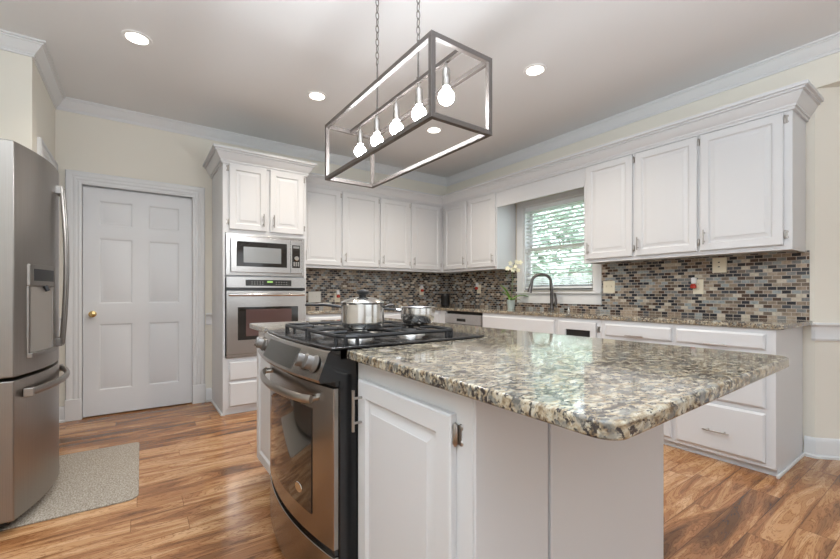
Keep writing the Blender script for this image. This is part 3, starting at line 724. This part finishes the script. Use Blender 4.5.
# burners
BC = [(-.19, .18), (.19, .18), (-.19, .43), (.19, .43), (0, .305)]
for bx_, by_ in BC:
    bo = MB().lathe([(0, 0), (.062, 0), (.060, .004), (.050, .007), (.046, .014), (.040, .015), (0, .015)], (bx_, by_, .9237), 28).build('burner', M['knobgrey'], rg_)
    MB().lathe([(0, 0), (.042, 0), (.044, .004), (.040, .009), (0, .010)], (bx_, by_, .9390), 28).build('burner_cap', M['iron'], bo)
# grates: two continuous cast-iron grates
GZ = .949
def grate(s):
    x0, x1, y0, y1 = (.012, .337, .050, .560); ch = .055
    P = [(x0, y0), (x1-ch, y0), (x1-.015, y0+.018), (x1, y0+ch), (x1, y1-ch), (x1-.015, y1-.018), (x1-ch, y1), (x0, y1)]
    P = [(s*a, b_, GZ) for a, b_ in P]
    g = MB()
    pts_ = P+[P[0]]
    for a, b_ in zip(pts_, pts_[1:]):
        g.tube([a, b_], .0075, 6)
    for p in P: g.tube([(p[0], p[1], .9237), p], .007, 6)
    xm = (x0+x1)/2
    g.tube([(s*x0, .305, GZ), (s*x1, .305, GZ)], .0065, 6); g.tube([(s*xm, y0, GZ), (s*xm, y0+.09, GZ)], .006, 6)
    for cy_ in (.18, .43):
        for dx, dy, L0 in ((1, 0, .165), (-1, 0, .165), (0, 1, .125), (0, -1, .125)):
            a = (s*(xm+.015+dx*.045), cy_+dy*.045, GZ+.004); e_ = (s*min(max(xm+dx*L0, x0), x1), cy_+dy*L0, GZ)
            g.tube([a, e_], .006, 6)
    return g.build('grate', M['iron'], rg_)
grate(1); grate(-1)

# ------------------------------------------------------------------ pots (stand on the grates)
def world_r(x, y): return (.52+y, 1.585-x)
TOPZ = GZ+.0112
pt = thing('lidded_saucepan', 'steel saucepan with a domed steel lid and black knob, on the range', 'saucepan', (.735, 1.42, TOPZ))
pt.scale = (.875, .875, .92)
R_ = .097
MB().lathe([(0, .002), (R_-.022, 0), (R_-.010, .004), (R_-.001, .018), (R_, .03), (R_, .104), (R_+.004, .108), (R_-.002, .110), (R_-.003, .104), (R_-.003, .02), (R_-.02, .006), (0, .005)], seg=48).build('pan_body', M['chrome'], pt)
ld = MB().lathe([(0, .133), (.03, .132), (.06, .126), (.085, .118), (R_, .1125), (R_+.004, .1105), (R_+.003, .1145), (.085, .121), (.06, .129), (.03, .135), (0, .136)], seg=48).build('lid', M['chrome'], pt)
MB().lathe([(0, .136), (.016, .136), (.018, .144), (.028, .150), (.030, .160), (.024, .166), (0, .167)], seg=28).build('lid_knob', M['plastic_black'], ld)
dl = Vector((-math.cos(TH)*.96, math.sin(TH)*.96+.1, 0)).normalized()
hz_ = .098
g = MB().tube([tuple(dl*(R_-.002)+Vector((0, 0, hz_-.006))), tuple(dl*(R_+.03)+Vector((0, 0, hz_-.002))), tuple(dl*(R_+.08)+Vector((0, 0, hz_+.004))), tuple(dl*(R_+.17)+Vector((0, 0, hz_+.002)))], [.007, .010, .011, .008], 10, sx=1.1, sy=.7); g.build('long_handle', M['plastic_black'], pt)
g = MB()
g.tube([tuple(-dl*(R_-.003)+Vector((0, 0, hz_-.006))), tuple(-dl*(R_+.03)+Vector((0, 0, hz_+.002))), tuple(-dl*(R_+.045)+Vector((0, 0, hz_+.004)))], [.007, .009, .006], 8, sx=2.2, sy=.7); g.build('helper_handle', M['plastic_black'], pt)
p2 = thing('small_saucepan', 'small open steel saucepan with a black handle, on the back burner', 'saucepan', (1.05, 1.486, TOPZ+.0005))
R2 = .078
MB().lathe([(0, .002), (R2-.022, 0), (R2-.010, .006), (R2-.001, .026), (R2, .05), (R2, .072), (R2+.004, .076), (R2, .077), (R2-.004, .070), (R2-.004, .03), (R2-.014, .008), (0, .006)], seg=48).build('pan_body', M['chrome'], p2)
g = MB().tube([tuple(dl*(R2-.001)+Vector((0, 0, .060))), tuple(dl*(R2+.022)+Vector((0, 0, .063)))], [.008, .008], 8); g.build('ferrule', M['chrome'], p2)
g = MB().tube([tuple(dl*(R2+.020)+Vector((0, 0, .063))), tuple(dl*(R2+.10)+Vector((0, 0, .068))), tuple(dl*(R2+.16)+Vector((0, 0, .072)))], [.008, .0095, .007], 8, sx=1.1, sy=.7); g.build('handle', M['plastic_black'], p2)

# ------------------------------------------------------------------ fridge (front faces +X)
fr = thing('refrigerator', 'stainless french-door refrigerator with bottom freezer and ice dispenser', 'refrigerator', (-.462, 2.985, 0), PI/2)
fb = lambda x, k=.092: -k*(1-(x/.455)**2)
MB().box(-.450, .450, .066, .72, .035, 1.765).build('body', M['steel_side'], fr, bevel=.006)
for x in (-.40, .40):
    for y in (.12, .66): MB().lathe([(0, 0), (.022, 0), (.022, .035), (0, .035)], (x, y, .0), 14).build('foot', M['blackmatte'], fr)
MB().bowed(-.42, .42, .036, .062, lambda x: .03+fb(x)*.4, .066, 12).build('kick_grille', M['blackmatte'], fr)
def fdoor(x0, x1, z0, z1, nm): return MB().bowed(x0, x1, z0, z1, lambda x: fb(x), .058, 16).build(nm, M['steel_v'], fr, bevel=.006, seg=3)
nd = fdoor(-.455, -.002, .715, 1.795, 'door'); fdr = fdoor(.002, .455, .715, 1.795, 'door'); fz_ = fdoor(-.455, .455, .062, .700, 'freezer_drawer')
def vhandle(parent, x):
    y0 = fb(x); z0, z1 = .815, 1.695; n = 16
    P = [(x, y0-.022-.018*math.sin(PI*i/n), z0+(z1-z0)*i/n) for i in range(n+1)]
    MB().tube(P, .0125, 10, sx=1.1, sy=.75).build('handle', M['steel_handle'], parent)
    for zz in (z0+.012, z1-.022): MB().box(x-.012, x+.012, y0-.028, y0+.004, zz-.022, zz+.022).build('handle_mount', M['steel_handle'], parent, bevel=.004)
vhandle(nd, -.035); vhandle(fdr, .035)
n = 18; P = [(-.40+.75*i/n, fb(-.40+.75*i/n)-.026-.012*math.sin(PI*i/n), .632) for i in range(n+1)]
MB().tube(P, .0155, 10, sx=.8, sy=1.15).build('handle', M['steel_handle'], fz_)
for x in (-.385, .335): MB().box(x-.02, x+.02, fb(x)-.034, fb(x)+.004, .612, .652).build('handle_mount', M['nickel'], fz_, bevel=.004)
# dispenser on the near door
dsp = MB().bowed(-.375, -.115, 1.135, 1.240, lambda x: fb(x)-.012, lambda x: fb(x)+.002, 10).build('dispenser_panel', M['steel_v'], nd, bevel=.004)
MB().bowed(-.345, -.145, 1.160, 1.218, lambda x: fb(x)-.0135, lambda x: fb(x)-.0115, 10).build('dispenser_screen', M['plastic_black'], dsp)
g = MB(); g.bowed(-.375, -.360, .80, 1.134, lambda x: fb(x)-.008, lambda x: fb(x)+.002, 3); g.bowed(-.130, -.115, .80, 1.134, lambda x: fb(x)-.008, lambda x: fb(x)+.002, 3); g.bowed(-.375, -.115, .790, .812, lambda x: fb(x)-.020, lambda x: fb(x)+.002, 8)
g.build('dispenser_tray', M['steel_handle'], dsp, bevel=.003)
MB().bowed(-.359, -.131, .813, 1.134, lambda x: fb(x)-.0025, lambda x: fb(x)+.001, 8).build('dispenser_well', M['steel_side'], dsp)
g = MB().tube([(-.245, fb(-.245)-.010, 1.136), (-.245, fb(-.245)-.022, 1.11)], .010, 8); g.build('dispenser_spout', M['plastic_black'], dsp)
# hinge covers on top
g = MB(); g.box(-.448, -.36, .01, .20, 1.766, 1.800); g.lathe([(0, 0), (.018, 0), (.018, .022), (0, .022)], (-.425, .05, 1.800), 12); g.lathe([(0, 0), (.014, 0), (.014, .016), (0, .016)], (-.42, .12, 1.800), 12)
g.bm.verts.ensure_lookup_table()
bmesh.ops.translate(g.bm, verts=g.bm.verts, vec=(0, .058, 0)); g.build('hinge_cover', M['iron'], fr, bevel=.003)
g = MB(); g.box(.36, .44, .068, .208, 1.766, 1.788); g.build('hinge_cover', M['iron'], fr, bevel=.003)

# ------------------------------------------------------------------ rug
rp = arc(-.05, 2.645, .055, 270, 360, 6)+arc(-.02, 3.53, .03, 0, 90, 4)+[(-.56, 3.56), (-.56, 2.60)]
setp(MB().prism(rp, .0008, .009).build('kitchen_mat', M['rug'], None, bevel=.003), 'mottled grey woven mat on the floor in front of the refrigerator', 'rug')

# ------------------------------------------------------------------ pendant
pd = thing('linear_pendant', 'open rectangular metal frame chandelier with five bare bulbs, hung over the island', 'chandelier', (1.05, 1.685, 1.765))
hx, hy, H = .149, .502, .3015; b_ = .0102
g = MB()
for sx in (-1, 1):
    for zz in (0, H): g.box(sx*hx-b_, sx*hx+b_, -hy-b_, hy+b_, zz-b_, zz+b_)
    for sy in (-1, 1): g.box(sx*hx-b_, sx*hx+b_, sy*hy-b_, sy*hy+b_, b_, H-b_)
for sy in (-1, 1):
    for zz in (0, H): g.box(-hx+b_, hx-b_, sy*hy-b_, sy*hy+b_, zz-b_, zz+b_)
g.build('frame', M['pewter'], pd, bevel=.0015)
MB().box(-.009, .009, -hy+b_, hy-b_, H-.009, H+.009).build('center_bar', M['pewter'], pd, bevel=.0015)
def bulb_set(y):
    g = MB(); g.tube([(0, y, H-.008), (0, y, H-.036)], .004, 8); g.lathe([(0, -.112), (.0165, -.112), (.018, -.108), (.016, -.040), (.013, -.034), (0, -.034)], (0, y, H), 20)
    so = g.build('socket', M['nickel'], pd)
    r = .0335
    pr = [(0, -.187)]+[(r*math.sin(a), -.152-r*math.cos(a)) for a in [PI*i/12 for i in range(1, 10)]]+[(.016, -.122), (.014, -.1125), (0, -.1125)]
    MB().lathe(pr, (0, y, H), 24).build('bulb', M['bulb'], so)
for i in range(5): bulb_set(-.404+.1946*i)
for y in (-.203, .176):
    g = MB(); g.tube([(0, y, H+.008), (0, y, .56 if y > 0 else .49)], .0042, 8); g.lathe([(0, 0), (.008, 0), (.008, .010), (0, .010)], (0, y, H+.008), 14)
    ro = g.build('stem', M['pewter'], pd)
    zb = .56 if y > 0 else .49; top = ZC-1.765-.03
    g = MB(); k = 0; zc_ = zb+.008; pitch = .0355
    while zc_ < top:
        a_, c_ = .0085, .0125
        P = []
        for j in range(14):
            q = 2*PI*j/14; P.append((a_*math.cos(q), (c_+.008)*math.sin(q)))
        pts_ = [((p if k % 2 else 0), y+(0 if k % 2 else p), zc_+s_) for p, s_ in P]
        g.loop(pts_, .0028, 6); zc_ += pitch; k += 1
    g.build('chain', M['chain'], pd)
    MB().lathe([(0, -.03), (.012, -.03), (.03, -.022), (.055, -.006), (.06, 0), (0, 0)], (0, y, ZC-1.765-.0005), 28).build('ceiling_canopy', M['pewter'], pd)

# ------------------------------------------------------------------ recessed lights
def can():
    t = thing('recessed_light', 'x', 'ceiling light', (0, 0, ZC), 0, 'recessed ceiling lights')
    MB().lathe([(.062, 0), (.062, -.004), (.068, -.007), (.084, -.005), (.086, -.0005), (.062, -.0005)], seg=36).build('trim_ring', M['whiteplastic'], t)
    MB().lathe([(0, -.0035), (.061, -.0035), (.061, -.0008), (0, -.0008)], seg=36).build('lens', M['can'], t)
    return t
c0 = can()
cl = [((-.003, 3.155), 'round recessed ceiling light above the white door and refrigerator'), ((1.235, 3.216), 'round recessed ceiling light between the oven tower and the chandelier'),
      ((2.418, 1.913), 'round recessed ceiling light right of the chandelier'), ((2.467, 3.206), 'round recessed ceiling light seen below the chandelier bulbs, near the cabinet corner')]
for i, (p, lab) in enumerate(cl):
    o = c0 if i == 0 else copy_tree(c0)
    o.location = (p[0], p[1], ZC); o['label'] = lab
    l = bpy.data.lights.new('downlight', 'SPOT'); l.energy = 28; l.color = (1, .89, .76); l.spot_size = 2.4; l.spot_blend = .8; l.shadow_soft_size = .06
    lo = bpy.data.objects.new('downlight', l); COL.objects.link(lo); lo.parent = o; lo.location = (0, 0, -.03)

# ------------------------------------------------------------------ blind
bl = thing('window_blind', 'white horizontal slatted blind hanging in the window', 'blind', (XW, ym, 0), -PI/2)
bw = hw-.020
MB().box(-bw, bw, .006, .050, WZ1-.060, WZ1-.014).build('headrail', M['slat'], bl, bevel=.003)
g = MB(); zz = WZ1-.085; k = 0
while zz > 1.19:
    tilt = -.17 if zz > 1.3 else .3
    c_, s_ = math.cos(tilt)*.023, math.sin(tilt)*.023
    y = .029
    for e_ in (0,):
        g.poly([(-bw, y-c_, zz-s_), (bw, y-c_, zz-s_), (bw, y, zz+.0015), (-bw, y, zz+.0015)]); g.poly([(-bw, y, zz+.0015), (bw, y, zz+.0015), (bw, y+c_, zz+s_), (-bw, y+c_, zz+s_)])
    zz -= .0415 if zz > 1.3 else .020; k += 1
o = g.build('slats', M['slat'], bl, smooth=0)
md = o.modifiers.new('thick', 'SOLIDIFY'); md.thickness = .0022
MB().box(-bw, bw, .010, .048, 1.150, 1.170).build('bottom_rail', M['slat'], bl, bevel=.003)
g = MB()
for x in (-bw+.11, bw-.11): g.tube([(x, .006, 1.16), (x, .006, WZ1-.05)], .0012, 5); g.tube([(x, .0505, 1.16), (x, .0505, WZ1-.05)], .0012, 5)
g.build('ladder_cord', M['slat'], bl)

# ------------------------------------------------------------------ faucet, soap, orchid, speaker
fa = thing('kitchen_faucet', 'dark metal gooseneck pull-down faucet under the window', 'faucet', (3.60, 2.63, .9142), -PI/2)
P = [(0, 0, .02), (0, 0, .20), (-.006, -.005, .28)]
for i in range(1, 10):
    a = PI*i/10; P.append((-.075+.069*math.cos(a)*1.0, -.075+.072*math.cos(a), .30+.085*math.sin(a)))
P += [(-.146, -.148, .285), (-.150, -.152, .262)]
g = MB().tube(P, [.018]*3+[.0155]*(len(P)-5)+[.0155, .018], 14); g.build('spout', M['darkmetal'], fa)
MB().lathe([(0, 0), (.029, 0), (.029, .006), (.022, .014), (.019, .05), (.017, .09), (0, .09)], seg=24).build('base', M['darkmetal'], fa)
MB().tube([(-.150, -.152, .272), (-.155, -.158, .225), (-.160, -.163, .19)], [.018, .022, .025], 14).build('spray_head', M['darkmetal'], fa)
MB().tube([(.018, 0, .055), (.045, 0, .07), (.05, 0, .11), (.035, .0, .19)], [.014, .018, .014, .009], 10).build('lever', M['darkmetal'], fa)
sd = thing('soap_dispenser', 'small chrome countertop cap right of the faucet', 'dispenser', (3.60, 2.43, .9142))
MB().lathe([(0, 0), (.021, 0), (.021, .004), (.013, .010), (.012, .026), (.016, .030), (.015, .036), (0, .038)], seg=20).build('cap', M['chrome'], sd)
oc = thing('potted_orchid', 'white orchid in a pale round pot on the counter by the window', 'potted plant', (3.54, 3.14, .9142))
po = MB().lathe([(0, 0), (.036, 0), (.038, .01), (.046, .098), (.048, .104), (.042, .106), (.040, .09), (0, .088)], seg=28).build('pot', M['pot'], oc)
def leaf(pts, wd, nm='leaf', mat='leaf'):
    g = MB(); pts = [Vector(p) for p in pts]; rows = []; n = len(pts)
    for i, p in enumerate(pts):
        t_ = (pts[min(i+1, n-1)]-pts[max(i-1, 0)]).normalized(); s_ = t_.cross(Vector((0, 0, 1))).normalized(); u_ = s_.cross(t_)
        ww = wd*math.sin(PI*min(.97, (i+.35)/(n-.5)))
        rows.append([g.bm.verts.new(q) for q in (p-s_*ww+u_*ww*.35, p, p+s_*ww+u_*ww*.35)])
    for A, B in zip(rows, rows[1:]):
        for k in (0, 1): g.bm.faces.new((A[k], A[k+1], B[k+1], B[k]))
    o = g.build(nm, M[mat], oc); mo = o.modifiers.new('t', 'SOLIDIFY'); mo.thickness = .003; ms = o.modifiers.new('s', 'SUBSURF'); ms.levels = ms.render_levels = 1
rv = Vector((math.cos(TH), -math.sin(TH), 0))   # roughly to the right in the room
def lp(a, z): v = rv*a; return (v.x*.9, v.y*.9, z)
leaf([lp(0, .09), lp(-.04, .16), lp(-.08, .215), lp(-.125, .265), lp(-.15, .28)], .050)
leaf([lp(0, .09), lp(-.035, .14), lp(-.08, .175), lp(-.13, .20)], .042)
leaf([lp(0, .09), lp(.05, .135), lp(.12, .152), lp(.19, .150), lp(.235, .140)], .044)
leaf([lp(0, .09), lp(.04, .11), lp(.09, .115), lp(.13, .10)], .030)
leaf([(0, 0, .09), (-.04, -.03, .13), (-.08, -.05, .13), (-.11, -.07, .11)], .022)
st = [(0, 0, .09), lp(.015, .20), lp(.025, .33), lp(.02, .42), lp(-.005, .452), lp(-.04, .445), lp(-.055, .41), lp(-.06, .37)]
MB().tube(st, .0028, 6).build('stem', M['stem'], oc)
st2 = [(0, 0, .09), lp(.01, .25), lp(.02, .42), lp(.03, .50), lp(.05, .53), lp(.08, .52)]
MB().tube(st2, .0028, 6).build('stem', M['stem'], oc)
rnd = random.Random(3)
for i in range(8):
    a = -.035+.022*i; c = Vector(lp(a, .47+.055*math.sin(i*1.9)+.01*i*.5))+Vector((rnd.uniform(-.02, .02), rnd.uniform(-.02, .02), 0))
    g = MB(); f_ = (Vector((-.5, -.8, .15))+Vector((rnd.uniform(-.4, .4), rnd.uniform(-.4, .4), rnd.uniform(-.2, .3)))).normalized(); A = f_.orthogonal().normalized(); B = f_.cross(A)
    for k in range(5):
        an = 2*PI*k/5; d_ = A*math.cos(an)+B*math.sin(an); e_ = f_.cross(d_)
        pp = [c, c+d_*.010+e_*.008+f_*.002, c+d_*.022+e_*.011+f_*.004, c+d_*.031+f_*.001, c+d_*.022-e_*.011+f_*.004, c+d_*.010-e_*.008+f_*.002]
        g.poly(pp)
    o = g.build('flower', M['petal'], oc, smooth=0); mo = o.modifiers.new('t', 'SOLIDIFY'); mo.thickness = .0015
sk = thing('round_speaker', 'small black cylindrical speaker in the counter corner', 'speaker', (3.54, 4.34, .9142))
sk.scale = (1.25, 1.25, 1.2)
MB().lathe([(0, 0), (.042, 0), (.046, .006), (.047, .02), (.047, .130), (.043, .142), (.034, .147), (0, .147)], seg=32).build('body', M['plastic_black'], sk)
MB().lathe([(.0475, .03), (.0482, .03), (.0482, .118), (.0475, .118)], seg=32).build('grille', M['blackmatte'], sk)

# ------------------------------------------------------------------ wall plates and plug-ins
def plate(name, label, cat, loc, rz, w_, h_, mat, kind):
    t = thing(name, label, cat, loc, rz)
    MB().box(-w_/2, w_/2, -.006, -.0002, -h_/2, h_/2).build('cover_plate', mat, t, bevel=.003)
    if kind == 'switch':
        for x in (-.023, .023): MB().box(x-.005, x+.005, -.016, -.0061, -.002, .014).build('toggle', mat, t, bevel=.002)
    elif kind == 'outlet':
        for z_ in (-.021, .021):
            so = MB().lathe([(0, 0), (.016, 0), (.015, .002), (0, .002)], (0, -.0061, z_), 20, 'y').build('socket', mat, t)
            g = MB(); 
            for x in (-.006, .006): g.box(x-.001, x+.001, -.0086, -.0082, z_-.003, z_+.006)
            g.build('slot', M['blackmatte'], so)
    return t
YP = YW-.0108; XP = XW-.0108
plate('light_switch', 'cream double light switch beside the window frame', 'switch', (XP, 2.062, 1.157), -PI/2, .115, .115, M['cream'], 'switch')
plate('wall_outlet', 'cream outlet on the tiles right of the window, with an air freshener plugged in', 'outlet', (XP, 1.322, 1.150), -PI/2, .075, .118, M['cream'], 'outlet')
plate('wall_outlet', 'cream outlet on the back wall tiles just above the lidded saucepan handle', 'outlet', (1.985, YP, 1.045), 0, .072, .115, M['cream'], 'outlet')
plate('wall_outlet', 'cream outlet on the back wall tiles left of the black speaker', 'outlet', (3.245, YP, 1.128), 0, .072, .115, M['cream'], 'outlet')
plate('wall_outlet', 'cream outlet on the tiles between the black speaker and the orchid', 'outlet', (XP, 3.835, 1.150), -PI/2, .072, .115, M['cream'], 'outlet')
plate('light_switch', 'ivory double switch plate on the tiles next to the oven tower', 'switch', (1.70, YP, 1.052), 0, .150, .125, M['ivory'], 'switch')
def freshener(label, loc, rz):
    t = thing('air_freshener', label, 'air freshener', loc, rz)
    MB().box(-.018, .018, -.034, -.0090, -.004, .048).build('cap', M['whiteplastic'], t, bevel=.007)
    MB().lathe([(0, -.042), (.014, -.042), (.021, -.034), (.021, -.018), (.012, -.006), (0, -.0045)], (0, -.034, 0), 20).build('bottle', M['red'], t)
freshener('white air freshener with red bottle, right of the window', (XP, 1.345, 1.178), -PI/2)
freshener('white air freshener with red bottle, on the back wall near the oven tower', (1.985, YP, 1.085), 0)
freshener('white air freshener with red bottle, on the back wall left of the speaker', (3.235, YP, 1.158), 0)
freshener('white air freshener with red bottle, between the speaker and the orchid', (XP, 3.85, 1.186), -PI/2)
t = thing('under_cabinet_outlet', 'cream outlet box under the three-door wall cabinet', 'outlet', (XP, 1.176, 1.315), -PI/2)
MB().box(-.046, .046, -.016, -.0002, -.058, .058).build('box', M['cream'], t, bevel=.003)
g = MB()
for z_ in (-.012, .022): g.box(-.008, .004, -.0175, -.0162, z_-.004, z_+.004)
g.build('slot', M['blackmatte'], t)
